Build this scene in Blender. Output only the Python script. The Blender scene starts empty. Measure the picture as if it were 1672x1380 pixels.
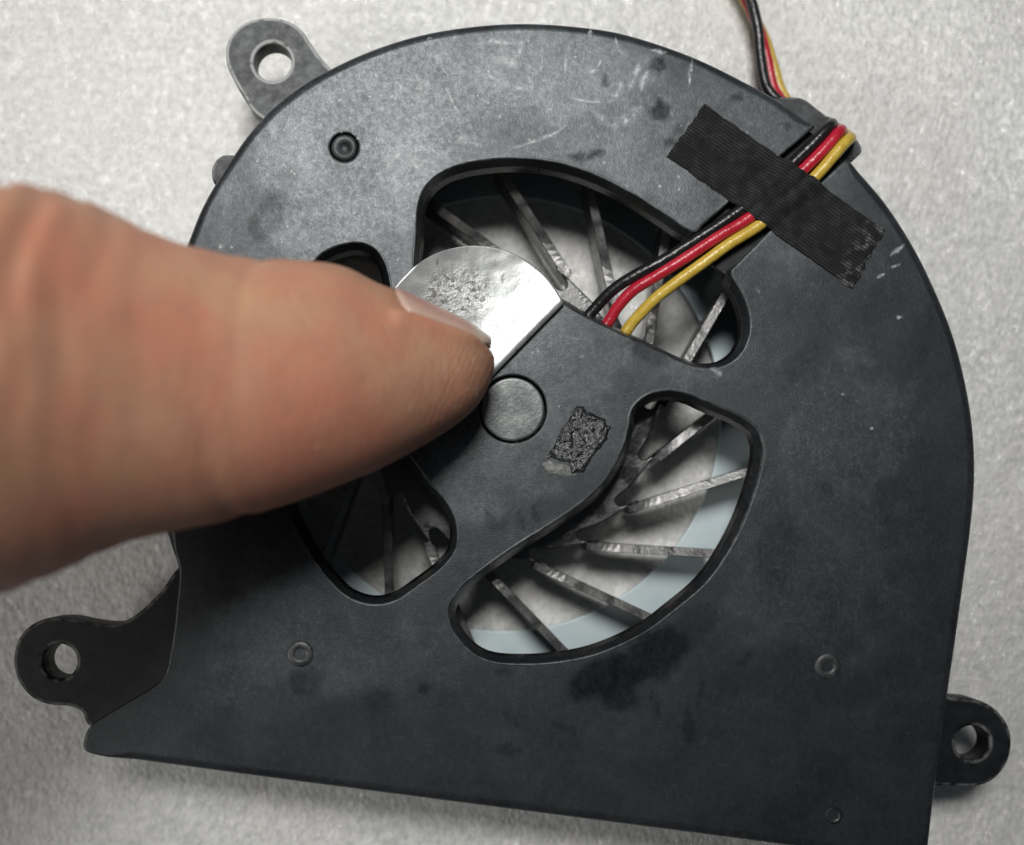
import bpy, bmesh, math
import numpy as np
from mathutils import Vector
from mathutils.geometry import delaunay_2d_cdt

# ------------------------------------------------------------------ camera / light
MM = 0.001                 # everything below is authored in millimetres
PXS = 0.05                 # millimetres per photo pixel on the fan's back plate
ZT = 12.0                  # height of the back plate above the foam
DC = 100.0                 # lens height above the back plate
NX, NY = (760-836)*PXS, (690-850)*PXS

sc = bpy.context.scene
col = sc.collection
cam = bpy.data.cameras.new('camera')
cam.sensor_fit = 'HORIZONTAL'; cam.sensor_width = 36.0
cam.lens = 36.0*DC/(1672*PXS)
cam.shift_x = (836-760)/1672.0
cam.shift_y = (850-690)/1672.0
cam.clip_start = 0.002; cam.clip_end = 20
cam.dof.use_dof = True; cam.dof.focus_distance = (DC-0.5)*MM
cam.dof.aperture_fstop = 17.0
cam_o = bpy.data.objects.new('camera', cam); col.objects.link(cam_o)
cam_o.location = (NX*MM, NY*MM, (ZT+DC)*MM)
sc.camera = cam_o
sc.render.resolution_x = 1024; sc.render.resolution_y = 845

w = bpy.data.worlds.new('World'); sc.world = w; w.use_nodes = True
bg = w.node_tree.nodes['Background']
bg.inputs[0].default_value = (0.80, 0.90, 1.0, 1); bg.inputs[1].default_value = 0.05

ld = bpy.data.lights.new('desk_lamp', 'SPOT'); ld.shadow_soft_size = 0.046
ld.spot_size = math.radians(51); ld.spot_blend = 1.0
ld.energy = 3.75; ld.color = (1.0, 0.985, 0.955)
lo = bpy.data.objects.new('desk_lamp', ld); col.objects.link(lo)
lo.location = (-0.026, 0.110, 0.290)
lo.rotation_euler = (Vector((-0.004, 0.052, 0.0)) - lo.location).to_track_quat('-Z', 'Y').to_euler()

l2 = bpy.data.lights.new('room_lamp', 'SPOT'); l2.shadow_soft_size = 0.04
l2.spot_size = math.radians(36); l2.spot_blend = 1.0; l2.energy = 1.25; l2.color = (1.0, 0.97, 0.92)
l2o = bpy.data.objects.new('room_lamp', l2); col.objects.link(l2o)
l2o.location = (-0.240, -0.085, 0.235)
l2o.rotation_euler = (Vector((-0.028, -0.010, 0.010)) - l2o.location).to_track_quat('-Z', 'Y').to_euler()

sc.view_settings.view_transform = 'Standard'; sc.view_settings.look = 'None'
sc.view_settings.exposure = 0.0; sc.view_settings.gamma = 1.0

rng = np.random.default_rng(7)

# ------------------------------------------------------------------ helpers
def at(px, py, z=ZT):
    """photo pixel seen on the plane at height z -> millimetres"""
    k = (DC+ZT-z)/DC
    return (NX+(px-760)*PXS*k, NY-(py-850)*PXS*k)

def hsh(ix, iy, s):
    n = (ix.astype(np.int64)*374761393 + iy.astype(np.int64)*668265263 + s*1442695041) & 0xffffffff
    n = ((n ^ (n >> 13))*1274126177) & 0xffffffff
    return ((n ^ (n >> 16)) & 0xffff)/65535.0
def vnoise(x, y, s=0):
    ix = np.floor(x); iy = np.floor(y); fx = x-ix; fy = y-iy
    fx = fx*fx*(3-2*fx); fy = fy*fy*(3-2*fy)
    a = hsh(ix, iy, s); b = hsh(ix+1, iy, s); c = hsh(ix, iy+1, s); d = hsh(ix+1, iy+1, s)
    return (a*(1-fx)+b*fx)*(1-fy)+(c*(1-fx)+d*fx)*fy
def fbm(x, y, o=4, s=0):
    x = np.asarray(x, float); y = np.asarray(y, float)
    r = 0; a = 0.5; t = 0
    for i in range(o):
        r = r + a*vnoise(x, y, s+i*17); t += a; a *= 0.5; x = x*2.03+11.3; y = y*2.03+5.7
    return r/t
def sstep(a, b, x): 
    t = np.clip((x-a)/(b-a), 0, 1); return t*t*(3-2*t)

def mesh_obj(name, verts, faces, mat, root=None, attrs=None, smooth=True, origin=(0, 0, 0)):
    me = bpy.data.meshes.new(name)
    v = np.asarray(verts, float)-np.asarray(origin, float)
    me.from_pydata((v*MM).tolist(), [], faces); me.update()
    if smooth: me.polygons.foreach_set('use_smooth', [True]*len(me.polygons))
    for k, a in (attrs or {}).items():
        at_ = me.attributes.new(k, 'FLOAT', 'POINT'); at_.data.foreach_set('value', np.asarray(a, np.float32))
    me.materials.append(mat)
    o = bpy.data.objects.new(name, me); col.objects.link(o)
    o.location = tuple(c*MM for c in origin)
    if root is not None:
        o.parent = root; o.location = Vector(o.location)-root.location
    return o

def thing(name, label, cat, loc=(0, 0, 0)):
    o = bpy.data.objects.new(name, None); col.objects.link(o)
    o.location = tuple(c*MM for c in loc); o.empty_display_size = 0.01
    o['label'] = label; o['category'] = cat
    return o
def tag(o, label, cat=None, kind=None):
    o['label'] = label
    if cat: o['category'] = cat
    if kind: o['kind'] = kind
    return o

def catmull(pts, closed=True, sub=10):
    p = np.asarray(pts, float); n = len(p); out = []
    rng_ = range(n) if closed else range(n-1)
    for i in rng_:
        g = (lambda j: p[j % n]) if closed else (lambda j: p[min(max(j, 0), n-1)])
        p0, p1, p2, p3 = g(i-1), g(i), g(i+1), g(i+2)
        for k in range(sub):
            t = k/sub
            out.append(0.5*((2*p1)+(-p0+p2)*t+(2*p0-5*p1+4*p2-p3)*t*t+(-p0+3*p1-3*p2+p3)*t**3))
    if not closed: out.append(p[-1])
    return np.array(out)
def resample(p, step, closed=True):
    q = np.vstack([p, p[:1]]) if closed else p
    L = np.concatenate([[0], np.cumsum(np.linalg.norm(np.diff(q, axis=0)[:, :], axis=1))])
    n = max(8, int(round(L[-1]/step))); t = np.linspace(0, L[-1], n+1)
    r = np.stack([np.interp(t, L, q[:, i]) for i in range(q.shape[1])], 1)
    return r[:-1] if closed else r
def px_loop(pts, z=ZT, step=0.3, sub=10):
    return resample(catmull([at(a, b, z) for a, b in pts], True, sub), step)
def circle(c, r, n):
    t = np.arange(n)/n*2*math.pi
    return np.stack([c[0]+r*np.cos(t), c[1]+r*np.sin(t)], 1)
def area2(p):
    x, y = p[:, 0], p[:, 1]; return np.sum(x*np.roll(y, -1)-y*np.roll(x, -1))
def inside(pts, loops):
    c = np.zeros(len(pts), bool)
    for L in loops:
        x1, y1 = L[:, 0], L[:, 1]; x2, y2 = np.roll(x1, -1), np.roll(y1, -1)
        for s in range(0, len(pts), 8000):
            P = pts[s:s+8000]
            cond = (y1[None] > P[:, 1:2]) != (y2[None] > P[:, 1:2])
            xi = x1[None]+(P[:, 1:2]-y1[None])*(x2-x1)[None]/np.where(y2 == y1, 1e-9, y2-y1)[None]
            c[s:s+8000] ^= (np.sum(cond & (P[:, 0:1] < xi), 1) % 2).astype(bool)
    return c
def mindist(pts, B):
    d = np.empty(len(pts))
    for s in range(0, len(pts), 4000):
        P = pts[s:s+4000]
        d[s:s+4000] = np.sqrt(np.min((P[:, None, 0]-B[None, :, 0])**2+(P[:, None, 1]-B[None, :, 1])**2, 1))
    return d

def slab(name, loops, radii, drafts, z, thick, mat, root, grid=None, hfun=None, afun=None, steps=4):
    """sheet with holes: loops[0] outer, the others holes; rounded top edges, drafted walls, closed underneath"""
    V = []; F = []; edge = []; lip = []
    def add(xy, zz, e, l):
        i0 = len(V)
        for (x, y), q in zip(xy, np.broadcast_to(zz, len(xy))):
            V.append((x, y, q)); edge.append(e); lip.append(l)
        return np.arange(i0, i0+len(xy))
    def stitch(a, b):
        n = len(a)
        for i in range(n): F.append((int(a[i]), int(b[i]), int(b[(i+1) % n]), int(a[(i+1) % n])))
    tops = []; bots = []
    for li, L in enumerate(loops):
        L = np.asarray(L); ccw = area2(L) > 0
        if (li == 0) != ccw: L = L[::-1]; 
        r = radii[li]; r = np.full(len(L), r) if np.isscalar(r) else (r if (li == 0) == ccw else r[::-1])
        d = drafts[li]; d = np.full(len(L), d) if np.isscalar(d) else (d if (li == 0) == ccw else d[::-1])
        tg = np.roll(L, -1, 0)-np.roll(L, 1, 0); tg /= np.linalg.norm(tg, axis=1)[:, None]+1e-12
        nr = np.stack([-tg[:, 1], tg[:, 0]], 1)         # into the material
        rings = []
        xy = L+nr*(r+.07)[:, None]; zz = z+(hfun(xy) if hfun is not None else 0)
        rings.append((xy, add(xy, zz, 0, 0)))
        for k in range(steps+1):
            t = k/steps*math.pi/2
            xy = L+nr*(r*(1-math.sin(t)))[:, None]
            zz = z-r*(1-math.cos(t))
            if hfun is not None and k == 0: zz = zz+hfun(xy)
            rings.append((xy, add(xy, zz, [0.3, 1, .8, .3, 0][min(k, 4)], 0 if k < steps-1 else 0.5)))
        mid = L-nr*(d*0.5)[:, None]; rings.append((mid, add(mid, z-thick*0.5, 0, 1)))
        bt = L-nr*d[:, None]; rings.append((bt, add(bt, z-thick, 0, 1)))
        for a, b in zip(rings[:-1], rings[1:]): stitch(a[1], b[1])
        tops.append(rings[0]); bots.append(rings[-1])
    def fill(rs, flip, zz, dens):
        ls = [q[0] for q in rs]; B = np.vstack(ls); gi = list(np.concatenate([q[1] for q in rs]))
        edges = []; o = 0
        for l in ls:
            n = len(l); edges += [(o+i, o+(i+1) % n) for i in range(n)]; o += n
        pts = B
        if dens:
            x0, y0 = B.min(0); x1, y1 = B.max(0)
            gx, gy = np.meshgrid(np.arange(x0, x1, dens), np.arange(y0, y1, dens))
            G = np.stack([gx.ravel(), gy.ravel()], 1)+rng.uniform(-.3, .3, (gx.size, 2))*dens
            G = G[inside(G, ls)]; G = G[mindist(G, B) > dens*0.6]
            h = hfun(G) if hfun is not None else np.zeros(len(G))
            gi += list(range(len(V), len(V)+len(G)))
            for (x, y), q in zip(G, h): V.append((x, y, zz+q)); edge.append(0); lip.append(0)
            pts = np.vstack([B, G])
        r = delaunay_2d_cdt([Vector(p) for p in pts], edges, [], 0, 1e-7)
        ov, of, orig = r[0], r[2], r[3]
        mp = []
        for i, l in enumerate(orig):
            if l: mp.append(int(gi[l[0]]))
            else:
                V.append((ov[i].x, ov[i].y, zz)); edge.append(0); lip.append(0); mp.append(len(V)-1)
        fc = np.array([f for f in of if len(f) == 3])
        oc = np.array([(q.x, q.y) for q in ov])
        keep = inside(oc[fc].mean(1), ls)
        for f in fc[keep]:
            a, b, c = (mp[i] for i in f)
            F.append((a, c, b) if flip else (a, b, c))
    fill(tops, False, z, grid)
    fill(bots, True, z-thick, None)
    at_ = {'edge': edge, 'lip': lip}
    if afun is not None: at_.update(afun(np.array(V)))
    o = mesh_obj(name, V, F, mat, root, at_)
    return o

def lathe(name, c, prof, mat, root=None, n=48):
    V = []; F = []; m = len(prof)
    for i in range(n):
        a = 2*math.pi*i/n
        for r, z in prof: V.append((c[0]+r*math.cos(a), c[1]+r*math.sin(a), z))
    for i in range(n):
        j = (i+1) % n
        for k in range(m-1): F.append((i*m+k, j*m+k, j*m+k+1, i*m+k+1)[::-1])
    V.append((c[0], c[1], prof[0][1])); t = len(V)-1
    for i in range(n): F.append((t, ((i+1) % n)*m, i*m)[::-1])
    return mesh_obj(name, V, F, mat, root)

def tube(name, pts, r, mat, root, n=12, step=0.35, attrs=False):
    p = resample(catmull(pts, False, 10), step, False); m = len(p)
    tg = np.gradient(p, axis=0); tg /= np.linalg.norm(tg, axis=1)[:, None]
    up = np.array([0, 0, 1.0]); V = []; F = []
    s0 = np.cross(tg[0], up)
    for i in range(m):
        s = s0-tg[i]*np.dot(s0, tg[i]); s /= np.linalg.norm(s)+1e-9; s0 = s; u = np.cross(s, tg[i])
        for k in range(n):
            a = 2*math.pi*k/n; V.append(p[i]+r*(math.cos(a)*s+math.sin(a)*u))
    for i in range(m-1):
        for k in range(n):
            j = (k+1) % n; F.append((i*n+k, i*n+j, (i+1)*n+j, (i+1)*n+k))
    F.append(tuple(range(n))[::-1]); F.append(tuple(range((m-1)*n, m*n)))
    return mesh_obj(name, V, F, mat, root)

# ------------------------------------------------------------------ materials
class NT:
    def __init__(s, name):
        s.m = bpy.data.materials.new(name); s.m.use_nodes = True; s.t = s.m.node_tree
        s.b = s.t.nodes['Principled BSDF']; s.out = s.t.nodes['Material Output']
        tc = s.t.nodes.new('ShaderNodeTexCoord'); mp = s.t.nodes.new('ShaderNodeMapping')
        mp.inputs['Scale'].default_value = (1000, 1000, 1000)
        s.t.links.new(tc.outputs['Object'], mp.inputs['Vector']); s.mm = mp.outputs[0]
    def L(s, v, sock):
        if isinstance(v, bpy.types.NodeSocket): s.t.links.new(v, sock)
        elif isinstance(v, tuple) and len(v) == 3 and sock.type == 'RGBA': sock.default_value = (*v, 1)
        else: sock.default_value = v
    def vec(s, scale=(1, 1, 1), rot=0.0):
        mp = s.t.nodes.new('ShaderNodeMapping'); mp.inputs['Scale'].default_value = scale
        mp.inputs['Rotation'].default_value = (0, 0, rot)
        s.t.links.new(s.mm, mp.inputs['Vector']); return mp.outputs[0]
    def noise(s, scale, detail=3, rough=0.55, dist=0.0, vec=None):
        n = s.t.nodes.new('ShaderNodeTexNoise'); s.L(vec or s.mm, n.inputs['Vector'])
        n.inputs['Scale'].default_value = scale; n.inputs['Detail'].default_value = detail
        n.inputs['Roughness'].default_value = rough; n.inputs['Distortion'].default_value = dist
        return n.outputs[0]
    def voro(s, scale, feat='F1', vec=None):
        n = s.t.nodes.new('ShaderNodeTexVoronoi'); s.L(vec or s.mm, n.inputs['Vector']); n.feature = feat
        n.inputs['Scale'].default_value = scale; return n.outputs[0]
    def wave(s, scale, dist=0.0, vec=None, direction='X', dscale=1.0):
        n = s.t.nodes.new('ShaderNodeTexWave'); s.L(vec or s.mm, n.inputs['Vector']); n.bands_direction = direction
        n.inputs['Scale'].default_value = scale; n.inputs['Distortion'].default_value = dist
        n.inputs['Detail'].default_value = 2; n.inputs['Detail Scale'].default_value = dscale
        return n.outputs['Fac']
    def attr(s, name):
        n = s.t.nodes.new('ShaderNodeAttribute'); n.attribute_name = name; return n.outputs['Fac']
    def math(s, op, a, b=0.0, clamp=False):
        n = s.t.nodes.new('ShaderNodeMath'); n.operation = op; n.use_clamp = clamp
        s.L(a, n.inputs[0]); s.L(b, n.inputs[1]); return n.outputs[0]
    def rng(s, v, a, b, c=0.0, d=1.0):
        n = s.t.nodes.new('ShaderNodeMapRange'); s.L(v, n.inputs[0])
        for i, q in zip((1, 2, 3, 4), (a, b, c, d)): n.inputs[i].default_value = q
        return n.outputs[0]
    def mix(s, f, a, b):
        n = s.t.nodes.new('ShaderNodeMix'); n.data_type = 'RGBA'
        s.L(f, n.inputs[0]); s.L(a, n.inputs[6]); s.L(b, n.inputs[7]); return n.outputs[2]
    def bump(s, h, strength, dist, prev=None):
        n = s.t.nodes.new('ShaderNodeBump'); s.L(h, n.inputs['Height'])
        n.inputs['Strength'].default_value = strength; n.inputs['Distance'].default_value = dist*MM
        if prev is not None: s.L(prev, n.inputs['Normal'])
        return n.outputs[0]
    def facets(s, scale, amt, nrm):      # tiny randomly tilted glossy film facets
        vn = s.t.nodes.new('ShaderNodeTexVoronoi'); s.L(s.mm, vn.inputs['Vector']); vn.inputs['Scale'].default_value = scale
        def vm(op, a, b):
            n = s.t.nodes.new('ShaderNodeVectorMath'); n.operation = op; s.L(a, n.inputs[0])
            if op == 'SCALE': n.inputs['Scale'].default_value = b
            elif b is not None: s.L(b, n.inputs[1])
            return n.outputs[0]
        d = vm('SCALE', vm('SUBTRACT', vn.outputs['Color'], (.5, .5, .5)), amt)
        s.t.links.new(vm('NORMALIZE', vm('ADD', d, nrm), None), s.b.inputs['Coat Normal'])
    def set(s, **k):
        nm = dict(color='Base Color', rough='Roughness', metal='Metallic', normal='Normal', spec='Specular IOR Level',
                  coat='Coat Weight', coatr='Coat Roughness', sss='Subsurface Weight', alpha='Alpha', sheen='Sheen Weight')
        for a, v in k.items(): s.L(v, s.b.inputs[nm[a]])
        return s.m

def mat_plate():
    s = NT('scuffed_black_plastic')
    big = s.noise(0.16, 5, 0.6, 0.4); mid = s.noise(2.3, 6, 0.75, .4); fine = s.noise(6.5, 3, 0.6); grain = s.noise(13, 2, .5)
    streak = s.noise(2.0, 5, 0.7, 1.2, vec=s.vec((1, .55, 1), 0.9))
    wear = s.attr('wear')
    f = s.math('ADD', s.rng(big, .35, .7, 0, .42), s.rng(mid, .38, .68, 0, .40))
    f = s.math('ADD', f, s.rng(streak, .5, .68, 0, .32))
    f = s.math('MULTIPLY', f, s.rng(wear, 0, 1, .35, 1.35))
    c = s.mix(f, (.0088, .0104, .0128), (.044, .050, .055))
    sp = s.math('MULTIPLY', s.rng(s.noise(2.6, 5, .75), .56, .70, 0, .75), s.math('MULTIPLY', wear, wear))
    c = s.mix(sp, c, (.12, .128, .13))
    c = s.mix(s.math('MULTIPLY', s.rng(grain, .55, .75, 0, .35), wear), c, (.10, .11, .115))
    c = s.mix(s.math('MULTIPLY', s.attr('stain'), .72), c, (.0035, .004, .005))
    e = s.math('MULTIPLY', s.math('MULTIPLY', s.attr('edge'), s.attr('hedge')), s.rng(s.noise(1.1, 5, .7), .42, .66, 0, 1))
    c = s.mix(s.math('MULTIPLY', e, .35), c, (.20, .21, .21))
    d = s.math('MULTIPLY', s.attr('lip'), s.rng(s.noise(.35, 5, .7), .55, .68, 0, .7))
    c = s.mix(d, c, (.085, .072, .055))
    r = s.rng(mid, .3, .7, .41, .33)
    r = s.math('ADD', r, s.math('MULTIPLY', s.attr('stain'), .10))
    r = s.math('ADD', r, s.math('MULTIPLY', s.attr('lip'), -.08))
    b = s.bump(fine, .22, .04); b = s.bump(grain, .35, .025, b); b = s.bump(s.noise(1.8, 5, .7), .07, .09, b)
    s.b.inputs['Specular Tint'].default_value = (.92, .97, 1.0, 1)
    return s.set(color=c, rough=r, normal=b, spec=s.math('SUBTRACT', s.rng(f, 0, 1, .36, .74), s.math('MULTIPLY', s.attr('stain'), .38)))
def mat_tab(name='grey_black_plastic', k=.3, lt=(.011, .013, .015)):
    s = NT(name)
    c = s.mix(s.rng(s.noise(.8, 5, .65), .35, .7), (.005, .006, .0075), lt)
    e = s.math('MULTIPLY', s.attr('edge'), s.rng(s.noise(1.2, 3), .25 if k > .5 else .40, .45 if k > .5 else .6, 0, 1))
    c = s.mix(s.math('MULTIPLY', e, k), c, (.44, .45, .45))
    return s.set(color=c, rough=s.rng(s.noise(1.3, 3), .3, .7, .42, .58), normal=s.bump(s.noise(6, 3), .3, .05), spec=.4 if k > .4 else .25)
def mat_simple(name, c, rough, bscale=6, bstr=.2, c2=None, metal=0.0, spec=.5, cs=.8, coat=0.0):
    s = NT(name)
    cc = s.mix(s.rng(s.noise(cs, 5, .6), .35, .68), c, c2 or c)
    return s.set(color=cc, rough=rough, metal=metal, spec=spec, coat=coat, normal=s.bump(s.noise(bscale, 3), bstr, .05))
def mat_grease():
    s = NT('greasy_black_plastic')
    n = s.noise(2.6, 4, .6); g = s.rng(s.noise(.5, 3), .45, .6)
    c = s.mix(s.rng(s.noise(1.2, 4), .5, .8, 0, .6), (.012, .012, .013), (.05, .048, .046))
    c = s.mix(s.math('MULTIPLY', s.attr('rub_glint'), s.rng(s.noise(.9, 5, .7), .38, .6, .25, .9)), c, (.07, .07, .069))  # blade tops: reflected glint painted as paler grey over rubbed edges
    return s.set(color=c, rough=s.rng(g, 0, 1, .36, .18), normal=s.bump(n, .30, .10), spec=1.0)
def mat_foam():
    s = NT('white_polyethylene_foam')
    c = s.mix(s.rng(s.noise(1.4, 4, .65), .35, .68), (.54, .545, .53), (.80, .80, .785))
    c = s.mix(s.rng(s.noise(.06, 3), .4, .7, 0, .4), c, (.70, .675, .65))
    v = s.voro(2.3, 'F1', s.vec((1, .7, 1), .6)); n = s.noise(2.2, 5, .75); n2 = s.noise(6.0, 2)
    b = s.bump(v, .5, .20); b = s.bump(n, .55, .18, b); b = s.bump(n2, .8, .08, b)
    g = s.rng(s.noise(2.1, 3, .6), .45, .57, .40, .12)
    s.facets(2.0, 1.15, b)
    return s.set(color=c, rough=g, normal=b, spec=.6, coat=1.0, coatr=.06)
def mat_foil():
    s = NT('matt_aluminium_foil')
    c = s.mix(s.rng(s.noise(.5, 4), .35, .7), (.52, .53, .53), (.38, .40, .40))
    fl = s.math('MULTIPLY', s.rng(s.noise(2.2, 5, .75, .6), .50, .60), s.attr('dirt'))
    c = s.mix(fl, c, (.12, .11, .085))
    sp = s.rng(s.noise(1.9, 3, .6, 0, s.vec((1, .4, 1), .8)), 0.63, .70, 0, .75)
    c = s.mix(sp, c, (.16, .16, .155))
    b = s.bump(s.noise(3.5, 4), .22, .07)
    b = s.bump(s.math('MULTIPLY', s.noise(3, 4, .7), s.attr('dirt')), .5, .2, b)
    return s.set(color=c, metal=s.rng(fl, 0, 1, .55, 0), rough=s.rng(s.noise(.9, 4), .3, .7, .34, .5), normal=b)
def mat_skin():
    s = NT('skin')
    red = s.rng(s.noise(.11, 4, .6, .6), .40, .62)
    c = s.mix(red, (.61, .335, .210), (.63, .265, .170))
    c = s.mix(s.rng(s.noise(.42, 5, .65), .48, .72, 0, .55), c, (.50, .25, .165))
    c = s.mix(s.math('MULTIPLY', s.attr('pad'), .45), c, (.50, .19, .125))
    c = s.mix(s.math('MULTIPLY', s.attr('tip'), s.rng(s.noise(.5, 4), .35, .7, .1, .6)), c, (.46, .225, .14))
    dry = s.math('MULTIPLY', s.rng(s.noise(1.3, 5, .75, 0, s.vec((1, .45, 1), -.9)), .58, .68, 0, .75), s.attr('tip'))
    c = s.mix(dry, c, (.74, .58, .48))
    ridge = s.wave(.80, 5.0, s.vec((1, .8, .8), .5), 'X', .5)
    tip = s.attr('tip'); h = s.math('MULTIPLY', ridge, s.math('MULTIPLY', tip, s.math('MULTIPLY', tip, s.rng(s.noise(.35, 3), .4, .6, .25, 1))))
    c = s.mix(s.math('MULTIPLY', h, .10), c, (.36, .16, .10))
    b = s.bump(h, .35, .07)
    b = s.bump(s.noise(1.5, 4, .6, .8, s.vec((1.6, .45, .45), .12)), .42, .17, b)
    b = s.bump(s.noise(1.3, 4, .6, .8, s.vec((.5, 1.5, 1.5), .35)), .28, .14, b)
    b = s.bump(s.noise(5.0, 4, .7), .55, .08, b)
    s.b.inputs['Subsurface Radius'].default_value = (1.0, .4, .22); s.b.inputs['Subsurface Scale'].default_value = .9*MM
    return s.set(color=c, rough=s.rng(s.noise(.8, 3), .3, .7, .40, .54), normal=b, spec=.5, sss=.22)
def mat_nail():
    s = NT('fingernail')
    c = s.mix(s.attr('free'), (.66, .385, .315), (.76, .63, .53))
    c = s.mix(s.attr('fold'), c, (.64, .47, .38))
    b = s.bump(s.noise(1.5, 2, .5, 0, s.vec((.2, 1, 1))), .12, .06)
    s.b.inputs['Subsurface Radius'].default_value = (.8, .3, .2); s.b.inputs['Subsurface Scale'].default_value = .7*MM
    return s.set(color=c, rough=.27, normal=b, spec=.5, sss=.4)
def mat_wire(name, a, b_):
    s = NT(name)
    c = s.mix(s.rng(s.noise(1.1, 4), .4, .7), a, b_)
    d = s.rng(s.noise(2.0, 5, .7), .60, .72, 0, .75)
    d = s.math('MULTIPLY', d, s.rng(s.noise(.14, 2), .45, .6))
    c = s.mix(d, c, (.035, .025, .015))
    return s.set(color=c, rough=.30, normal=s.bump(s.noise(2.4, 3), .45, .14), spec=.5)
def mat_tape():
    s = NT('black_cloth_tape')
    ang = math.atan2(375-170, 1445-1150)
    wv = s.wave(1.45, .6, s.vec((1, 1, 1), ang), 'X', .6); wf = s.wave(1.2, .6, s.vec((1, 1, 1), ang), 'Y', .6)
    h = s.math('MAXIMUM', s.math('MULTIPLY', wv, .55), wf)
    c = s.mix(s.math('MULTIPLY', h, s.rng(s.noise(.6, 4), .3, .7, .3, 1)), (.0022, .0022, .0025), (.027, .028, .029))
    c = s.mix(s.math('MULTIPLY', s.math('MULTIPLY', h, s.attr('fray')), s.rng(s.noise(1.3, 4), .48, .62)), c, (.16, .165, .165))
    return s.set(color=c, rough=.62, normal=s.bump(h, .9, .09), spec=.22)
def mat_residue():
    s = NT('sticky_black_adhesive')
    b = s.bump(s.noise(3.2, 4, .6), .8, .25); s.facets(5.0, 1.1, b)
    return s.set(color=s.mix(s.rng(s.noise(2, 3), .4, .7), (.008, .009, .010), (.03, .033, .036)), rough=.2, normal=b, spec=1.0, coat=1.0, coatr=.14)
def mat_scratch():
    s = NT('pale_scratch')
    s.m.surface_render_method = 'DITHERED'
    a = s.math('MULTIPLY', s.rng(s.noise(1.8, 4, .65), .34, .62), s.attr('soft'))
    return s.set(color=(.40, .43, .45), rough=.42, alpha=a)

M_PLATE = mat_plate(); M_TAB = mat_tab(); M_LUG = mat_tab('dusty_grey_plastic', .45, (.06, .068, .074)); M_TAB_WORN_LIT = mat_tab('worn_lit_grey_plastic', 1.0, (.07, .08, .086)); M_GREASE = mat_grease(); M_FOAM = mat_foam(); M_FOIL = mat_foil()  # worn ear plastic: lit tone painted into its paler base, rims worn
M_SKIN = mat_skin(); M_NAIL = mat_nail(); M_TAPE = mat_tape(); M_RES = mat_residue(); M_SCR = mat_scratch()
M_BLACK = mat_simple('matt_black_plastic', (.008, .009, .010), .5, c2=(.014, .015, .016))
M_STEEL = mat_simple('galvanised_steel_sheet', (.50, .60, .63), .42, 3, .1, (.58, .66, .68), metal=.35, cs=.5)
M_CAP = mat_simple('dull_steel_cap', (.055, .062, .061), .36, 4, .3, (.155, .167, .163), metal=.38, cs=.9)
M_PAPER = mat_simple('torn_paper', (.09, .095, .092), .7, 3, .6, (.24, .25, .235), cs=2.2)
M_PIN = mat_simple('worn_black_plastic', (.010, .012, .014), .42, 5, .4, (.045, .05, .052), cs=1.1)
M_WB = mat_wire('black_wire_sheath', (.008, .008, .009), (.016, .016, .017))
M_WR = mat_wire('red_wire_sheath', (.40, .012, .030), (.50, .022, .045))
M_WY = mat_wire('yellow_wire_sheath', (.50, .34, .045), (.58, .42, .075))

# ------------------------------------------------------------------ foam sheet
def build_foam():
    nx, ny = 460, 400
    xs = np.linspace(-75, 75, nx); ys = np.linspace(-66, 66, ny)
    X, Y = np.meshgrid(xs, ys)
    Z = (fbm(X*.12, Y*.12, 3, 3)-.5)*.6 + (fbm(X*1.3, Y*1.3, 2, 9)-.5)*.16
    und = np.exp(-((X/38)**2+(Y/36)**2)**2)
    Z = Z*(1-.6*und) - .1 - .2*und
    V = np.stack([X.ravel(), Y.ravel(), Z.ravel()], 1)
    i = np.arange(nx*ny).reshape(ny, nx)
    F = np.stack([i[:-1, :-1].ravel(), i[:-1, 1:].ravel(), i[1:, 1:].ravel(), i[1:, :-1].ravel()], 1).tolist()
    o = mesh_obj('foam_sheet', V, F, M_FOAM)
    tag(o, 'white sparkling packing foam sheet under the fan', kind='structure')
build_foam()

# ------------------------------------------------------------------ blower fan
HUB = (837, 668)
fan = thing('blower_fan', 'dusty black laptop blower fan lying face down on white foam', 'fan', (*at(*HUB, 0), 0))

outer_a = [(300, 405), (330, 332), (372, 262), (415, 203), (470, 152), (540, 108), (620, 73), (700, 50), (780, 38), (850, 34), (920, 37),
           (1000, 47), (1070, 66), (1140, 92), (1210, 126), (1272, 160), (1318, 194)]
slot_up = [(1331, 205), (1327, 210), (1280, 250), (1235, 290), (1190, 331), (1150, 366)]
h1 = [(1130, 379), (1080, 347), (1030, 316), (970, 286), (910, 267), (850, 260), (790, 263), (737, 275), (702, 298), (684, 332), (680, 385),
      (677, 440), (684, 486), (705, 508), (740, 502), (790, 482), (840, 473), (885, 480), (920, 493), (950, 511), (1000, 536), (1060, 564), (1110, 588), (1145, 599),
      (1178, 597), (1205, 580), (1220, 553), (1223, 520), (1212, 482), (1196, 455)]
slot_dn = [(1192, 441), (1205, 428), (1245, 388), (1290, 345), (1335, 303), (1372, 268), (1384, 261)]
outer_b = [(1400, 272), (1450, 330), (1495, 400), (1530, 470), (1560, 545), (1580, 620), (1593, 700), (1596, 780), (1590, 860),
           (1578, 950), (1565, 1045), (1551, 1140), (1538, 1235), (1527, 1320), (1518, 1395), (1512, 1412), (1495, 1411), (1350, 1392), (1200, 1372), (1000, 1346),
           (800, 1320), (600, 1294), (440, 1273), (300, 1254), (190, 1239), (148, 1231), (136, 1222), (137, 1208), (150, 1183), (205, 1148),
           (262, 1110), (278, 1060), (287, 990), (291, 930), (279, 893), (261, 845), (240, 770), (230, 690), (234, 610), (250, 530), (275, 460)]
allp = outer_a+slot_up+h1+slot_dn+outer_b
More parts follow.
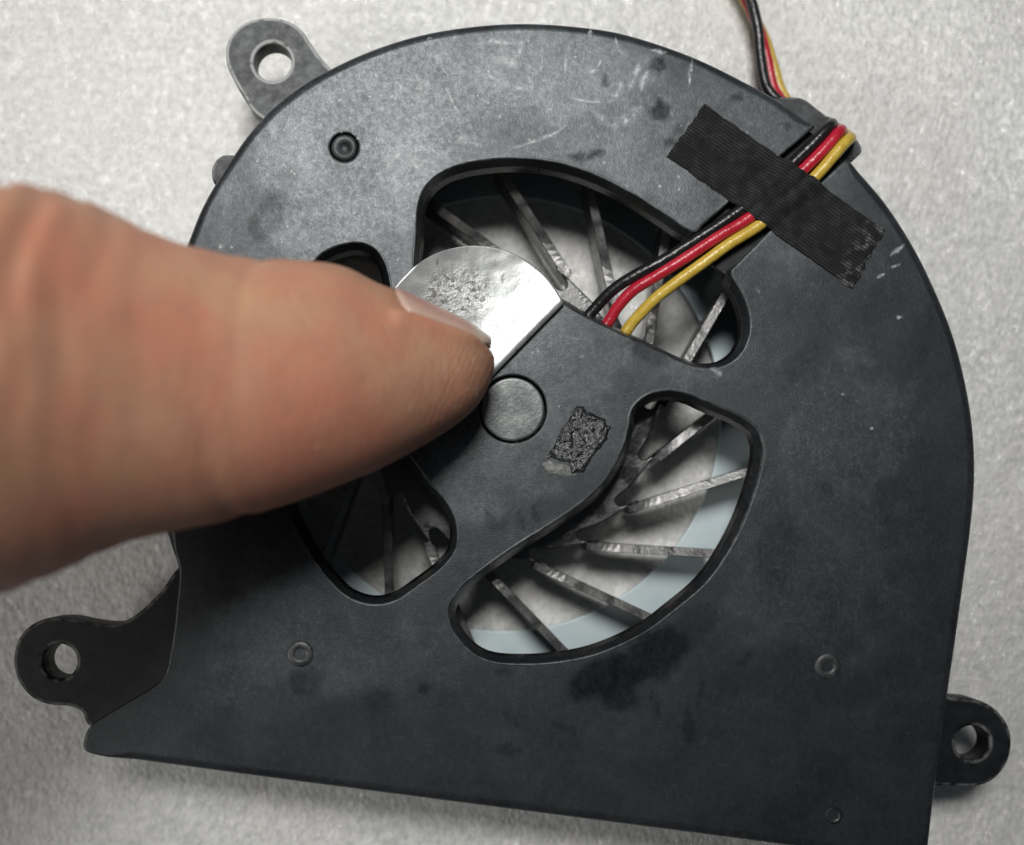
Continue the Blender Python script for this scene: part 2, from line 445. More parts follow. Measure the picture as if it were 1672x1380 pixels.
kind = [1]*len(outer_a)+[.1]*len(slot_up)+[0]*len(h1)+[.1]*len(slot_dn)+[1]*len(outer_b)
big = np.array([(*at(a, b), k) for (a, b), k in zip(allp, kind)])
big = resample(catmull(big, True, 10), 0.28)
R_OUT = np.clip(.20+.60*sstep(.55, 1, big[:, 2]), .2, .8)
DRAFT = np.where(big[:, 2] < .08, .55, 0.0)
DRAFT = np.convolve(np.r_[DRAFT[-8:], DRAFT, DRAFT[:8]], np.ones(9)/9, 'same')[8:-8]
OUT = big[:, :2]
_left = (OUT[:, 0] < -26.0) & (OUT[:, 1] < -10.0) & (OUT[:, 1] > -27.5)
R_OUT = np.where(_left, .22, R_OUT); R_OUT = np.convolve(np.r_[R_OUT[-6:], R_OUT, R_OUT[:6]], np.ones(7)/7, 'same')[6:-6]

h2 = [(1031, 676), (1028, 698), (1017, 737), (999, 770), (973, 803), (937, 832), (894, 861), (843, 893), (792, 929), (753, 962), (735, 991),
      (737, 1018), (756, 1049), (787, 1073), (829, 1082), (901, 1080), (973, 1066), (1046, 1034), (1096, 998), (1154, 947), (1198, 879), (1227, 810),
      (1243, 748), (1241, 716), (1227, 694), (1198, 676), (1154, 658), (1125, 645), (1093, 639), (1064, 644), (1042, 658)]
h3 = [(510, 432), (530, 412), (560, 400), (590, 398), (615, 411), (630, 440), (636, 480), (630, 540), (614, 600), (612, 660), (635, 715), (672, 752), (700, 790),
      (727, 820), (742, 850), (745, 880), (738, 905), (715, 930), (680, 956), (650, 976), (620, 985), (590, 982), (560, 967), (530, 935), (500, 890),
      (477, 845), (458, 790), (443, 720), (440, 650), (450, 560), (475, 480)]
H2 = px_loop(h2, step=.28); H3 = px_loop(h3, step=.28)
CAPC = at(*HUB); CAPH = circle(CAPC, 2.78, 64)
riv_px = [(562, 240, 1.20), (490, 1068, 1.15), (1352, 1088, 1.12), (1361, 1331, .7)]
RIV = [circle(at(a, b), r, 40) for a, b, r in riv_px[:1]]

def plate_h(P):
    x, y = P[:, 0], P[:, 1]
    h = (fbm(x*.09, y*.09, 3, 21)-.5)*.22 + (fbm(x*.9, y*.9, 3, 33)-.5)*.022
    for (a, b, r) in riv_px:
        c = at(a, b); d = np.hypot(x-c[0], y-c[1]); h = h-.05*np.exp(-(d/2.6)**2)
    return h
def blobs(x, y, lst, jit=.35, s=5):
    r = np.zeros(len(x))
    nz = fbm(x*.55, y*.55, 4, s)-.5
    for a, b, rx, ry, rot, k in lst:
        c = at(a, b); t = math.radians(rot); dx, dy = x-c[0], y-c[1]
        u = (dx*math.cos(t)+dy*math.sin(t))/(rx*PXS); v = (-dx*math.sin(t)+dy*math.cos(t))/(ry*PXS)
        r = np.maximum(r, k*(1-sstep(.72, 1.08, np.hypot(u, v)+nz*2*jit)))
    return r
STAINS = [(1000, 1105, 85, 38, 15, .9), (1075, 1065, 60, 50, 40, .85), (1010, 1140, 38, 26, 0, .8), (1120, 1030, 60, 30, 45, .5), (1265, 880, 45, 90, 0, .45),
          (1077, 180, 17, 19, 30, .9), (1075, 105, 14, 10, 0, .8), (989, 133, 9, 9, 0, .8), (973, 251, 15, 9, 10, .8), (945, 258, 14, 8, 0, .7),
          (1203, 158, 9, 7, 0, .8), (1288, 205, 7, 4, 20, .7), (1112, 210, 12, 10, 30, .5), (1095, 232, 16, 8, 20, .5), (1065, 575, 45, 22, -25, .45),
          (500, 1110, 34, 26, 10, .6), (690, 1125, 12, 8, 30, .7), (820, 1095, 20, 8, 0, .6), (830, 1225, 20, 10, 0, .6), (1125, 1185, 10, 34, 5, .6),
          (1070, 1150, 7, 30, 15, .6), (1145, 1130, 6, 30, -12, .55), (930, 1190, 32, 6, -25, .5), (835, 1175, 26, 7, -35, .5), (620, 1140, 30, 22, 20, .35),
          (800, 850, 9, 22, 20, .5), (825, 850, 7, 20, -20, .45), (850, 850, 9, 22, 25, .5), (875, 842, 6, 18, 10, .45), (1215, 1075, 20, 6, 45, .6),
          (1380, 1125, 60, 40, 0, .4), (1300, 600, 60, 20, 50, .3), (440, 350, 60, 26, 60, .3), (1500, 560, 60, 26, 70, .3)]
def plate_attr(V):
    x, y = V[:, 0], V[:, 1]
    wr = blobs(x, y, [(600, 190, 230, 130, 20, .9), (590, 300, 190, 120, 30, .8), (900, 120, 230, 80, -5, .7), (1080, 240, 160, 120, -35, .55), (820, 660, 260, 160, 45, .55),
                      (1370, 700, 120, 130, 0, .6), (1250, 300, 200, 150, -40, .5), (1130, 600, 60, 40, 0, .7), (450, 1040, 120, 100, 30, .45), (640, 1070, 160, 60, 10, .35),
                      (1330, 920, 160, 160, 0, .35)], .6, 61)
    wr = np.clip(.22+wr, 0, 1)
    st = blobs(x, y, STAINS)
    hd = np.ones(len(x))
    dO = np.minimum(mindist(V[:, :2], OUT[big[:, 2] > .9]), 3)
    hd = np.clip(.25+(dO-1)*.5, .12, 1)
    return {'wear': wr, 'stain': st, 'hedge': hd}
plate = slab('back_plate', [OUT, H2, H3, CAPH]+RIV, [R_OUT, .2, .2, .06, .08], [DRAFT, .55, .55, 0.0, 0.0],
             ZT, 1.9, M_PLATE, fan, grid=.42, hfun=plate_h, afun=plate_attr)

# volute side wall, open along the outlet edge at the bottom of the picture
def ribbon_wall(name, px, z0, z1, th, mat, inset):
    P = resample(catmull([at(a, b) for a, b in px], False, 10), .8, False)
    tg = np.gradient(P, axis=0); tg /= np.linalg.norm(tg, axis=1)[:, None]
    nr = np.stack([tg[:, 1], -tg[:, 0]], 1)       # to the right of travel = inside for a clockwise path
    a = P+nr*inset; b = P+nr*(inset+th); n = len(P)
    V = [(*q, z0) for q in a]+[(*q, z1) for q in a]+[(*q, z1) for q in b]+[(*q, z0) for q in b]
    F = []
    for i in range(n-1):
        for k in range(4):
            j = (k+1) % 4; F.append((k*n+i, j*n+i, j*n+i+1, k*n+i+1))
    F += [(0, 3*n, 2*n, n), (n-1, 2*n-1, 3*n-1, 4*n-1)]
    return mesh_obj(name, V, F, mat, fan, smooth=False)
wall_px = [(150, 1183), (205, 1148), (262, 1110), (278, 1060), (287, 990), (291, 930), (279, 893), (261, 845), (240, 770), (230, 690), (234, 610), (250, 530), (275, 460)]
wall_px += outer_a+[(1335, 211), (1370, 243)]+outer_b[:15]
ribbon_wall('side_wall', wall_px, .9, ZT-1.85, 1.1, M_BLACK, .22)

# sheet-metal cover on the far face, with the round inlet through which the foam shows
cov = [at(a, b) for a, b in outer_a+[(1335, 211), (1370, 243)]+outer_b]
COV = resample(catmull(cov, True, 6), 1.0)
INL = circle(at(822, 676, 1.0), 355*PXS*1.11, 120)
slab('front_cover', [COV, INL], [.05, .05], [0, 0], .95, .55, M_STEEL, fan, grid=2.0)

# floor of the wire channel
sp = [(1130, 379), (1190, 331), (1280, 250), (1331, 205), (1384, 261), (1335, 303), (1245, 388), (1192, 445)]
chan = resample(np.array([at(a, b) for a, b in [(1120, 380), (1187, 322), (1275, 243), (1322, 205), (1345, 216), (1380, 256), (1378, 275), (1340, 310), (1250, 396), (1200, 448), (1180, 438)]]), .5)
o = slab('wire_channel', [chan], [.05], [0], ZT-1.15, .7, M_TAB, fan)

# mounting ears and small lugs
def ear(name, pts, hole, hr, z, th, label, r=.3, mat=None):
    loops = [px_loop(pts, z, .3, 8)]
    rr = [r]; dd = [0]
    if hole: loops.append(circle(at(*hole, z), hr, 48)); rr.append(.32); dd.append(0)
    o = slab(name, loops, rr, dd, z, th, mat or M_TAB, fan, grid=.6)
    if label: o['label'] = label
    return o
z1 = 9.3
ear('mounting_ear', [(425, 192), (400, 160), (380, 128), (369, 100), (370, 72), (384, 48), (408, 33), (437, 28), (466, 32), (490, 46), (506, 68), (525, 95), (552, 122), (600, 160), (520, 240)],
    (445, 101), 1.55, z1, 2.2, 'scuffed mounting ear in painted lit grey with worn screw hole', .3, M_TAB_WORN_LIT)
ear('mounting_ear', [(300, 925), (260, 968), (222, 1003), (190, 1018), (150, 1016), (105, 1008), (65, 1013), (35, 1035), (22, 1070), (26, 1105), (46, 1135), (75, 1150), (112, 1154), (133, 1163),
                     (146, 1186), (200, 1190), (330, 1090), (340, 1000)], (97, 1080), 1.40, 11.6, 3.0, 'black mounting ear in the shadow of the hand')
ear('mounting_ear', [(1530, 1136), (1560, 1139), (1597, 1143), (1628, 1160), (1648, 1188), (1652, 1220), (1643, 1250), (1622, 1274), (1592, 1285), (1560, 1284), (1520, 1280), (1480, 1240), (1490, 1160)],
    (1588, 1213), 1.42, 8.6, 2.6, 'black mounting ear beside the outlet edge')
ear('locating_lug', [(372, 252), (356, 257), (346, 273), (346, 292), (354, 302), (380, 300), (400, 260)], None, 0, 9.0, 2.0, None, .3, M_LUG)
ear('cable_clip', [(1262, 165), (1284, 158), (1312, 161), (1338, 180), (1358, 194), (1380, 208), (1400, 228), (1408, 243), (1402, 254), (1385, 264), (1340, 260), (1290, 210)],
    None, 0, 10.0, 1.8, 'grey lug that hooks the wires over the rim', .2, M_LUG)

# round steel cap of the bearing and the heat-staked pins
r = 2.60
lathe('bearing_cap', CAPC, [(0.4, ZT-.14), (1.4, ZT-.14), (r-.22, ZT-.14), (r-.13, ZT-.142), (r-.04, ZT-.17), (r, ZT-.24), (r, ZT-1.5)], M_CAP, fan, 64)
for a, b, rr in riv_px[1:]:
    c = at(a, b); zz = ZT+float(plate_h(np.array([c]))[0])-.02
    lathe('heat_stake', c, [(.10, zz-.05), (.30, zz-.03), (.42, zz+.02), (.52, zz+.10), (.68, zz+.13), (rr*.82, zz+.10), (rr*.95, zz+.03), (rr, zz-.06), (rr, zz-.8)], M_PIN, fan, 36)
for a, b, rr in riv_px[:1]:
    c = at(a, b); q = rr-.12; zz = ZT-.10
    lathe('heat_stake', c, [(.12, zz-.35), (.32, zz-.3), (.40, zz-.10), (.48, zz+.03), (q*.78, zz+.06), (q*.93, zz), (q, zz-.15), (q, zz-1.2)], M_TAB_WORN_LIT, fan, 36)

# impeller: hub with notched flange, 17 swept blades
ZB = 6.3
ac = at(837, 668); KB = (DC+ZT-ZB)/DC
PR = PXS*KB*.985
imp_prof = []
NB = 17
def bl_ang(k): return -math.radians(45+21.176*k)
_p0 = np.array((235.0, 0.0)); _p1 = 392.0*np.array((math.cos(math.radians(30.5)), math.sin(math.radians(30.5)))); _dv = (_p1-_p0)/np.linalg.norm(_p1-_p0)
def swept(rp):  # blades are straight but leave the hub at a slant: angle (radians, +ccw) at radius rp photo pixels
    if rp <= 235: return 0.0
    bq = float(_p0@_dv); tt = -bq+math.sqrt(bq*bq-(235.0**2-rp*rp)); q = _p0+_dv*tt
    return math.atan2(q[1], q[0])
dl = 2*math.pi/NB
def rot2(p, a): return np.array([p[0]*math.cos(a)-p[1]*math.sin(a), p[0]*math.sin(a)+p[1]*math.cos(a)])
_nn = np.array([-_dv[1], _dv[0]]); HB = 8.4                       # half thickness of a blade, photo px
A0, B0 = _p0+_nn*HB, rot2(_p0-_nn*HB, dl); dA, dB = _dv, rot2(_dv, dl)
tA = np.linalg.solve(np.column_stack([dA, -dB]), B0-A0)[0]; apex = A0+dA*tA
bis = (dA+dB)/np.linalg.norm(dA+dB); best = None
for c_ in np.linspace(20, 400, 800):
    rad = c_*math.sin(dl/2); e = abs(np.linalg.norm(apex+bis*(c_-rad))-229)
    if best is None or e < best[0]: best = (e, c_, rad)
_, c_, rad = best; cen = apex+bis*c_; tl = c_*math.cos(dl/2)
rad0 = math.atan2(bis[1], bis[0]); half_arc = math.pi/2-dl/2
arc = [cen+rad*np.array([math.cos(rad0+math.pi+q), math.sin(rad0+math.pi+q)]) for q in np.linspace(half_arc, -half_arc, 9)]
if np.linalg.norm(arc[0]-(apex+dA*tl)) > np.linalg.norm(arc[-1]-(apex+dA*tl)): arc = arc[::-1]
gap = [apex+dA*(tl+30)]+arc+[apex+dB*(tl+30)]
star = [rot2(p, bl_ang(0)+k*dl)*PR for k in range(NB) for p in gap]
imp = slab('impeller', [resample(np.array(star), .22)], [.10], [0], ZB, 2.2, M_GREASE, None, grid=1.0, steps=2)
imp.parent = fan; imp.location = Vector((ac[0]*MM, ac[1]*MM, 0))-fan.location

bv = []; bf = []; t_in = float((apex+dA*(tl+30)-A0)@dA); ts = np.array([t_in-22, t_in-8, t_in+2, t_in+10, t_in+20, t_in+32, t_in+47, t_in+75, t_in+105, t_in+140, 245]); m = len(ts)
for i, tt in enumerate(ts):
    p = (_p0+_dv*tt)*PR; h = (HB*PR-.015)*(1-.10*i/(m-1))
    fq = min(1.0, max(0.0, (tt-t_in-2)/45)); zr = ZB+.06*max(0, tt-t_in)*PR; sec = [(-h*.8, 2.2), (-h, zr-.09+.07*fq), (-h+.05, zr-.012+.032*fq), (h-.05, zr-.012-.188*fq), (h, zr-.09-.19*fq), (h*.8, 2.2)]
    for x, z in sec: bv.append((*(p+_nn*x), z))
ns = 6
for i in range(m-1):
    for u in range(ns):
        v = (u+1) % ns; bf.append((i*ns+u, i*ns+v, (i+1)*ns+v, (i+1)*ns+u))
bf += [tuple(range(ns))[::-1], tuple(range((m-1)*ns, m*ns))]
tp = [min(1, (q//ns)/4.0) if (q % ns) in (2, 3) else 0.0 for q in range(m*ns)]
b0 = mesh_obj('blade', bv, bf, M_GREASE, None, {'lip': [0]*len(bv), 'rub_glint': tp}, smooth=False)
for k in range(NB):
    b = b0 if k == 0 else b0.copy()
    if k: col.objects.link(b)
    b.parent = imp; b.location = (0, 0, 0); b.rotation_euler = (0, 0, bl_ang(k))

# ------------------------------------------------------------------ lead wires
WR = .48
def p3(l): return [(*at(a, b, z), z) for a, b, z in l]
zc = ZT-1.15+WR
zh = ZT+.28
wires = {
 'black': [(925, 560, 9.9), (950, 528, 10.0), (972, 503, 10.2), (1000, 474, 10.7), (1035, 451, 11.2), (1080, 427, 11.6), (1150, 383, 11.9), (1205, 346, 12.0), (1250, 309, 12.0), (1294, 267, 12.1), (1330, 232, 12.3), (1350, 211, 12.25), (1358, 203, 11.5), (1357, 203, 10), (1350, 200, 8.3), (1335, 197, 6.5), (1305, 190, 5), (1275, 168, 4), (1251, 141, 3.6), (1242, 95, 3.4), (1237, 45, 3.4), (1226, 0, 3.6), (1212, -45, 4.0)],
 'red': [(950, 590, 9.9), (975, 552, 10.0), (996, 521, 10.2), (1011, 498, 10.6), (1034, 474, 11.0), (1069, 452, 11.4), (1121, 420, 11.8), (1173, 386, 11.95), (1220, 358, 12.0), (1266, 320, 12.05), (1312, 277, 12.2), (1345, 244, 12.35), (1365, 221, 12.25), (1373, 213, 11.5), (1371, 213, 10), (1362, 208, 8), (1335, 203, 5.5), (1300, 188, 3.5), (1265, 148, 2.3), (1253, 100, 2.2), (1240, 50, 2.1), (1219, 0, 2.3), (1198, -45, 2.6)],
 'yellow': [(985, 610, 9.9), (1008, 565, 10.0), (1028, 533, 10.2), (1046, 512, 10.6), (1072, 486, 11.0), (1106, 460, 11.4), (1150, 428, 11.8), (1193, 397, 11.95), (1238, 369, 12.0), (1284, 331, 12.05), (1329, 291, 12.2), (1360, 256, 12.35), (1380, 233, 12.25), (1388, 226, 11.5), (1386, 225, 10), (1374, 216, 7.5), (1340, 208, 4.5), (1308, 192, 2), (1277, 152, 1.0), (1262, 105, 1.0), (1247, 60, 1.0), (1216, 0, 1.2), (1190, -45, 1.4)]}
wp = {}
for nm, mt in (('black', M_WB), ('red', M_WR), ('yellow', M_WY)):
    pts = p3(wires[nm]); wp[nm] = resample(catmull(pts, False, 10), .3, False)
    o = tube('wire', pts, WR, mt, fan, 14, .3)
    o['label'] = nm+' lead wire crossing the vent to the rim'

# ------------------------------------------------------------------ residue, paper scrap, scratches
def patch(name, pts, nz, zz, amp, freq, mat, rim=.3):
    L = resample(np.array([at(a, b) for a, b in pts]), .25)
    L = L+(fbm(L[:, 0]*2.2, L[:, 1]*2.2, 3, 77)[:, None]-.5)*rim
    x0, y0 = L.min(0); x1, y1 = L.max(0)
    gx, gy = np.meshgrid(np.arange(x0, x1, nz), np.arange(y0, y1, nz)); G = np.stack([gx.ravel(), gy.ravel()], 1)+rng.uniform(-.2, .2, (gx.size, 2))*nz
    G = G[inside(G, [L])]; G = G[mindist(G, L) > nz*.6]
    P = np.vstack([L, G]); n = len(L)
    r = delaunay_2d_cdt([Vector(p) for p in P], [(i, (i+1) % n) for i in range(n)], [], 1, 1e-7)
    oc = np.array([(q.x, q.y) for q in r[0]]); d = mindist(oc, L)
    h = plate_h(oc)
    z = ZT+h+zz+(fbm(oc[:, 0]*freq, oc[:, 1]*freq, 3, 41)*amp)*sstep(0, .35, d)
    z = np.where(d < .02, ZT+h-.03, z)
    return mesh_obj(name, np.column_stack([oc, z]), [tuple(f) for f in r[2]], mat, fan)
patch('adhesive_residue', [(944, 660), (962, 668), (998, 692), (992, 716), (972, 742), (950, 776), (925, 762), (890, 748), (905, 728), (915, 705), (930, 682)], .11, .02, .55, 2.8, M_RES, .8)['label'] = 'glossy black sticky residue patch on the hub'
patch('paper_scrap', [(881, 756), (895, 752), (920, 760), (944, 768), (940, 778), (915, 777), (893, 771)], .2, .03, .25, 1.6, M_PAPER)['label'] = 'torn pale paper scrap at the edge of the residue'

SV = []; SF = []; SA = []
def scratch(pts, wd):
    P = catmull([at(a, b) for a, b in pts], False, 8); P = resample(P, .22, False)
    P = P+(fbm(P[:, 0]*1.5, P[:, 1]*1.5, 2, 3)[:, None]-.5)*.12
    tg = np.gradient(P, axis=0); tg /= np.linalg.norm(tg, axis=1)[:, None]+1e-9; nr = np.stack([-tg[:, 1], tg[:, 0]], 1)
    n = len(P); i0 = len(SV); tt = np.linspace(0, 1, n); ww = wd*1.35*PXS*(.35+.65*np.sin(math.pi*tt))*(.6+.8*fbm(P[:, 0]*2, P[:, 1]*2, 2, 8))
    h = plate_h(P)
    for i in range(n):
        for s_, al in ((-1, 0), (0, 1), (1, 0)):
            SV.append((*(P[i]+nr[i]*ww[i]*s_), ZT+h[i]+.03)); SA.append(al*min(1, 4*min(tt[i], 1-tt[i])+.15))
    for i in range(n-1):
        for k in (0, 1): SF.append((i0+i*3+k, i0+i*3+3+k, i0+i*3+4+k, i0+i*3+k+1))
for pts, wd in [([(630, 278), (645, 258), (660, 245)], 6), ([(652, 238), (668, 256), (690, 287)], 7), ([(662, 248), (682, 262), (715, 268)], 5), ([(675, 118), (686, 135), (688, 156)], 3),
                ([(728, 140), (740, 168), (754, 194)], 3), ([(968, 180), (984, 196), (1005, 202), (1026, 195), (1043, 178), (1050, 160)], 11), ([(985, 171), (1002, 160), (1012, 146), (1012, 122)], 6),
                ([(1048, 98), (1036, 125), (1025, 152)], 6), ([(1060, 112), (1050, 135), (1046, 152)], 7), ([(780, 118), (800, 125), (840, 143), (885, 150)], 5), ([(925, 158), (950, 164), (988, 170)], 3),
                ([(795, 96), (822, 97), (838, 105), (846, 117)], 12), ([(852, 62), (850, 78), (846, 95)], 5), ([(930, 70), (925, 95), (922, 124)], 4), ([(982, 96), (976, 112)], 3), ([(956, 121), (974, 114)], 5),
                ([(1130, 96), (1127, 118), (1125, 142)], 3), ([(822, 247), (880, 228), (915, 212), (934, 188)], 3), ([(740, 232), (752, 226), (766, 225)], 9), ([(610, 118), (615, 128), (613, 140)], 3),
                ([(650, 135), (655, 145), (652, 158)], 3), ([(430, 243), (440, 250)], 4), ([(418, 265), (424, 258)], 5), ([(700, 60), (704, 72)], 4), ([(965, 48), (962, 60)], 4), ([(1060, 82), (1090, 86)], 4),
                ([(1005, 60), (1010, 82), (1030, 90)], 3), ([(1450, 420), (1470, 405), (1478, 398)], 4), ([(1430, 455), (1445, 447)], 3), ([(1448, 440), (1470, 432)], 3), 
                ([(770, 75), (800, 68), (850, 72)], 6), ([(860, 120), (868, 145), (858, 165)], 4), ([(1160, 600), (1180, 615)], 5)]:
    scratch(pts, wd)
for i in range(190):
    if i < 140: a, b = rng.normal(610, 120), rng.normal(235, 95)
    else: a, b = rng.uniform(700, 1500), rng.uniform(60, 700)
    c = np.array([at(a, b)]); 
    if not inside(c, [OUT, H2, H3, CAPH]+RIV)[0] or mindist(c, np.vstack([OUT, H2, H3]))[0] < .9: continue
    an = rng.normal(2.2, .6); l = rng.uniform(3, 8)
    scratch([(a, b), (a+l*math.cos(an)*.5+rng.normal(0, 1), b+l*math.sin(an)*.5), (a+l*math.cos(an), b+l*math.sin(an))], rng.uniform(2.0, 4.5))
o = mesh_obj('scratch_marks', SV, SF, M_SCR, fan, {'soft': SA}); o['kind'] = 'stuff'; o['label'] = 'pale scratches and scuffs on the plate'

# ------------------------------------------------------------------ cloth tape over the wires
def build_tape():
    A, B, C_, D_ = [np.array(at(*p)) for p in ((1150, 171), (1444, 376), (1391, 472), (1089, 255))]
    nu, nv = 190, 58
    allw = np.vstack([wp[k] for k in wp]); allw = allw[allw[:, 2] > 11]
    V = []; fr = []
    U, T = np.meshgrid(np.linspace(0, 1, nu), np.linspace(0, 1, nv))
    P = (A[None, None]*(1-U)[..., None]+B[None, None]*U[..., None])*(1-T)[..., None]+(D_[None, None]*(1-U)[..., None]+C_[None, None]*U[..., None])*T[..., None]
    ex = (B-A)/np.linalg.norm(B-A); ey = (D_-A)/np.linalg.norm(D_-A)
    jit_u = (fbm(T*26, U*0+1, 3, 5)-.5)*.45; jit_v = (fbm(U*40, T*0+7, 3, 15)-.5)*.20
    P = P+ex*(jit_u*np.where(U > .5, 1, -.5)*(np.abs(U-.5)*2)**8)[..., None]+ey*(jit_v*np.where(T > .5, 1, -1)*(np.abs(T-.5)*2)**6)[..., None]
    Q = P.reshape(-1, 2)
    h = np.full(len(Q), -9.0)
    for k in wp:
        W = wp[k]; W = W[W[:, 2] > 11]
        dd = np.sqrt((Q[:, None, 0]-W[None, :, 0])**2+(Q[:, None, 1]-W[None, :, 1])**2)
        j = dd.argmin(1); d = dd.min(1); zt = W[j, 2]+WR+.06
        h = np.maximum(h, np.where(d < WR*1.15, zt-.16*(d/WR)**2, zt-.21-(d-WR*1.15)*.55))
    base = ZT+plate_h(Q)+.13
    z = np.maximum(h, base); z = z.reshape(nv, nu)
    for _ in range(5):
        zp = np.pad(z, 1, 'edge'); z = np.maximum((zp[:-2, 1:-1]+zp[2:, 1:-1]+zp[1:-1, :-2]+zp[1:-1, 2:]+z*2)/6, np.minimum(z, base.reshape(nv, nu)))
    z = z+(fbm(U*14, T*5, 3, 51)-.5)*.10
    top = np.column_stack([Q, z.ravel()]); bot = top-np.array([0, 0, .14])
    i = np.arange(nu*nv).reshape(nv, nu); N = nu*nv
    F = np.stack([i[:-1, :-1].ravel(), i[1:, :-1].ravel(), i[1:, 1:].ravel(), i[:-1, 1:].ravel()], 1).tolist()
    rim = list(i[0, :])+list(i[1:, -1])+list(i[-1, -2::-1])+list(i[-2:0:-1, 0])
    for a, b in zip(rim, rim[1:]+rim[:1]): F.append((int(a), int(b), int(b+N), int(a+N)))
    fray = sstep(.86, 1.0, U)*.9+.12
    fray = np.concatenate([fray.ravel(), fray.ravel()*0])
    o = mesh_obj('cloth_tape', np.vstack([top, bot]), F, M_TAPE, None, {'fray': fray})
    tag(o, 'strip of black woven cloth tape holding the wires on the fan', 'tape')
build_tape()

# ------------------------------------------------------------------ folded foil sticker
def build_foil():
    F0 = np.array((921.0, 502)); d = np.array((808-921.0, 617-502)); d /= np.linalg.norm(d); nrm = np.array((-d[1], d[0]))
    if nrm[0] > 0: nrm = -nrm
    uC, vC, R = 64.0, 143.0, 158.0
    prof = [(3.2, .16, 0), (2.0, .16, 0), (1.0, .16, 0), (.6, .16, 0)]
    rf = .34
    for k in range(1, 12):
        t = math.pi*k/12; prof.append((.6-rf*math.sin(t), .16+rf*(1-math.cos(t)), 0))
    us = np.concatenate([np.linspace(.6, 3, 14), np.linspace(3.2, (uC+R)*PXS-.02, 46)])
    for u in us:
        z = .16+2*rf - .13*(u-.6) + .024*(u-.6)**2
        prof.append((u, z, 1))
    nv = 90; V = []; dirt = []
    for u, z, top in prof:
        up = max(u/PXS, 0); hv = math.sqrt(max(R*R-(up-uC)**2, 0)) 
        for j in range(nv):
            s = j/(nv-1)*2-1; v = vC+hv*s
            p = F0+nrm*up+d*v
            x, y = at(p[0], p[1], ZT+z)
            zz = z+(float(fbm(np.array([x*.35]), np.array([y*.35]), 3, 71)[0])-.5)*(.30 if top else 0)*min(1, u/2.5)
            V.append((x, y, ZT+zz))
            q = math.hypot((p[0]-742)/64, (p[1]-478)/46); dirt.append(max(0, 1-max(0, q-.55)/.6)*top)
    n = len(prof); F = []
    for i in range(n-1):
        for j in range(nv-1): F.append((i*nv+j, (i+1)*nv+j, (i+1)*nv+j+1, i*nv+j+1))
    o = mesh_obj('foil_sticker', V, F, M_FOIL, None, {'dirt': dirt})
    md = o.modifiers.new('thickness', 'SOLIDIFY'); md.thickness = .09*MM; md.offset = 0
    tag(o, 'round silver foil sticker folded back beneath the thumb', 'sticker')
build_foil()

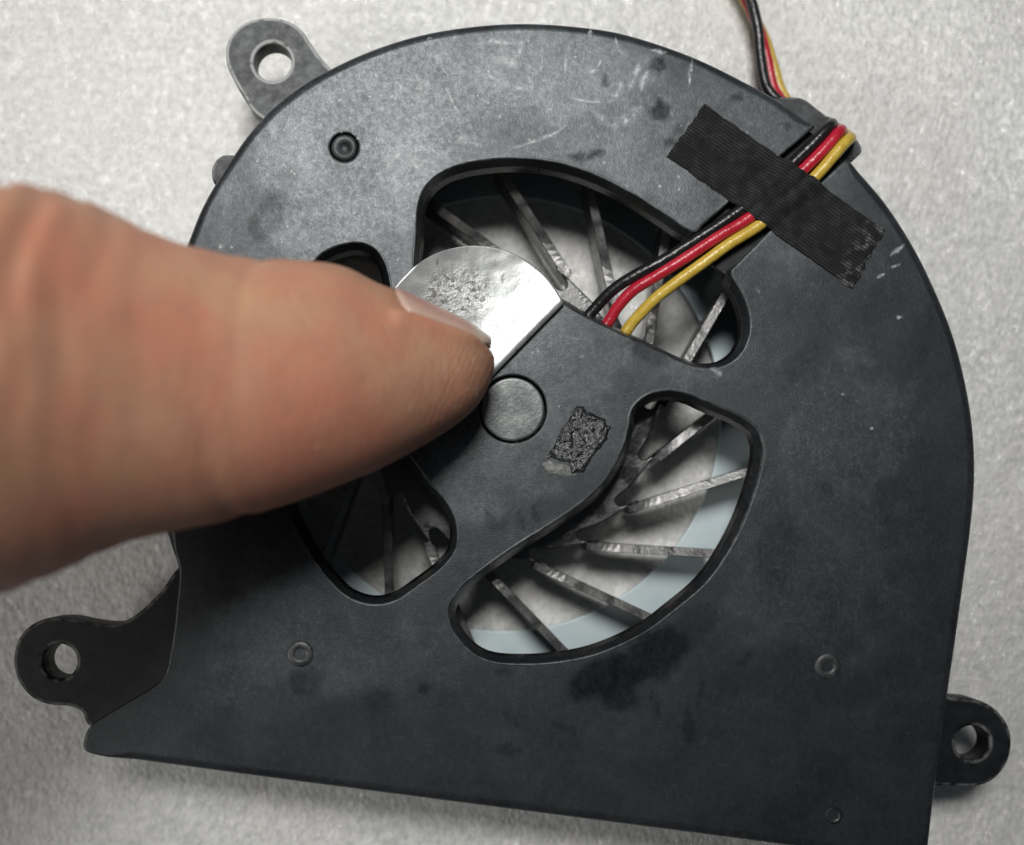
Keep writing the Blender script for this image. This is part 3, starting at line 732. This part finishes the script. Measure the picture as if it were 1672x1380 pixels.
# ------------------------------------------------------------------ thumb of the hand
def build_hand():
    # photo x, centre y, half width (photo px), height of axis above plate, thickness ratio, upper flattening
    st = [(-620, 760, 620, 34, .62), (-420, 720, 520, 33, .72), (-240, 675, 415, 31, .86), (-100, 650, 352, 28.5, .96), (0, 643, 328, 26.5, 1.0), (100, 627, 303, 23.8, 1.0), (180, 622, 272, 21.5, 1.0), (250, 629, 246, 19.6, 1.0),
          (300, 634, 231, 18.2, 1.0), (400, 635, 209, 15.4, 1.02), (480, 626, 194, 13.4, 1.04), (560, 615, 175, 11.4, 1.05), (620, 616, 149, 9.9, 1.08),
          (680, 612, 121, 8.4, 1.12), (725, 609, 97, 7.4, 1.15), (760, 605, 76, 6.7, 1.18), (785, 600, 54, 6.1, 1.2), (800, 594, 31, 5.7, 1.2), (807, 591, 10, 5.5, 1.2)]
    S = catmull(st, False, 9)
    n = 96; V = []; tip = []; pad = []; m = len(S)
    for i in range(m):
        px, cy, hw, zz, rt = S[i]
        z0 = ZT+zz; k = (DC-zz)/DC
        c = np.array((*at(px, cy, z0), z0)); ry = max(hw, 4)*PXS*k; rz = ry*rt
        for j in range(n):
            t = 2*math.pi*j/n; cy_, sy_ = math.cos(t), math.sin(t)      # t=0 up the picture (nail side), 90 towards the lens
            e = .93; q = (abs(cy_)**(2/e/1.0)+abs(sy_)**(2/e))**(-e/2)
            dy, dz = ry*cy_*q, rz*sy_*q
            x = c[0]
            # creases over the knuckle, slight swelling of the pad
            g = math.exp(-((px-90)/130)**2)
            cr = (.22*math.sin((px+60*math.sin(t*1.3)+14*math.sin(t*5))/15.0)+.12*math.sin((px-40*sy_+9*math.sin(t*7))/8.3))*g*(0.3+.7*max(0, cy_*.7+sy_*.6))
            cr += .22*math.exp(-((px-395+25*sy_)/16)**2)*-1*(0.2+max(0, -cy_)) - .18*math.exp(-((px-440+18*sy_)/10)**2)*(.2+max(0, cy_))
            cr += .40*math.exp(-((px-560)/110)**2)*max(0, sy_)*.6
            # nail bed: hollow the flesh under the nail and raise a fold along its side
            nb = sstep(640, 665, px)*(1-.0)
            ang = (math.degrees(t)+180) % 360-180
            cr -= float(nb)*.38*float(1-sstep(44, 52, abs(ang-2)))
            cr += float(nb)*.42*math.exp(-((ang-56)/9)**2)*float(1-sstep(770, 800, px))
            f = 1+cr/max(ry, 1.5)
            V.append((x, c[1]+dy*f, c[2]+dz*f))
            tip.append(float(sstep(660, 775, px-60*cy_))); pad.append(float(sstep(.1, -.9, cy_) if False else max(0, -cy_)))
    F = []
    for i in range(m-1):
        for j in range(n):
            jj = (j+1) % n; F.append((i*n+j, (i+1)*n+j, (i+1)*n+jj, i*n+jj))
    F.append(tuple(range(n))); F.append(tuple(range((m-1)*n, m*n))[::-1])
    F = [tuple(reversed(f)) for f in F]
    V = np.array(V)
    nz = fbm(V[:, 0]*.22+V[:, 2]*.1, V[:, 1]*.22+V[:, 2]*.16, 3, 91)-.5
    V[:, 2] += nz*.35; V[:, 1] += nz*.15
    root = thing('hand', 'bare thumb of a hand pressing the folded silver foil', 'hand', (*at(790, 600, ZT+1.4), ZT+1.4))
    mesh_obj('thumb', V, F, M_SKIN, root, {'tip': tip, 'pad': pad})
    # nail plate following the flesh
    NV = []; free = []; fold = []; a_n, b_n = 34, 26
    idx = lambda px: S[np.abs(S[:, 0]-px).argmin()]
    xs = np.linspace(646, 799, a_n)
    for i, px in enumerate(xs):
        q5 = [np.interp(px, S[:, 0], S[:, kk]) for kk in range(5)]
        _, cy, hw, zz, rt = q5; z0 = ZT+zz; k = (DC-zz)/DC
        c = np.array((*at(px, cy, z0), z0)); ry = hw*PXS*k; rz = ry*rt
        if px > 780:   # the free edge runs straight on past the rounded flesh
            h2 = np.interp(780, S[:, 0], S[:, 2]); ry = (hw*.82+h2*.18)*PXS*k; rz = ry*1.18
        u = i/(a_n-1); half = 50*math.sqrt(max(0.02, 1-(max(0, .30-u)/.30)**2))*(1-.35*max(0, (u-.9)/.1)**2)
        for j in range(b_n):
            s = j/(b_n-1)*2-1; t = math.radians(1+half*s)
            f = 1+(.10-.30*abs(s)**6)/max(ry, 2)
            NV.append((c[0], c[1]+ry*math.cos(t)*f, c[2]+rz*math.sin(t)*f))
            free.append(float(sstep(.80, .90, u+.04*s*s))); fold.append(float(sstep(.55, .95, s)*.8+sstep(.2, 0, u) if False else sstep(.6, .95, s)*.8))
    NF = []
    for i in range(a_n-1):
        for j in range(b_n-1): NF.append((i*b_n+j, (i+1)*b_n+j, (i+1)*b_n+j+1, i*b_n+j+1))
    nl = mesh_obj('nail', NV, NF, M_NAIL, root, {'free': free, 'fold': fold})
    md = nl.modifiers.new('thickness', 'SOLIDIFY'); md.thickness = .16*MM; md.offset = -1
build_hand()
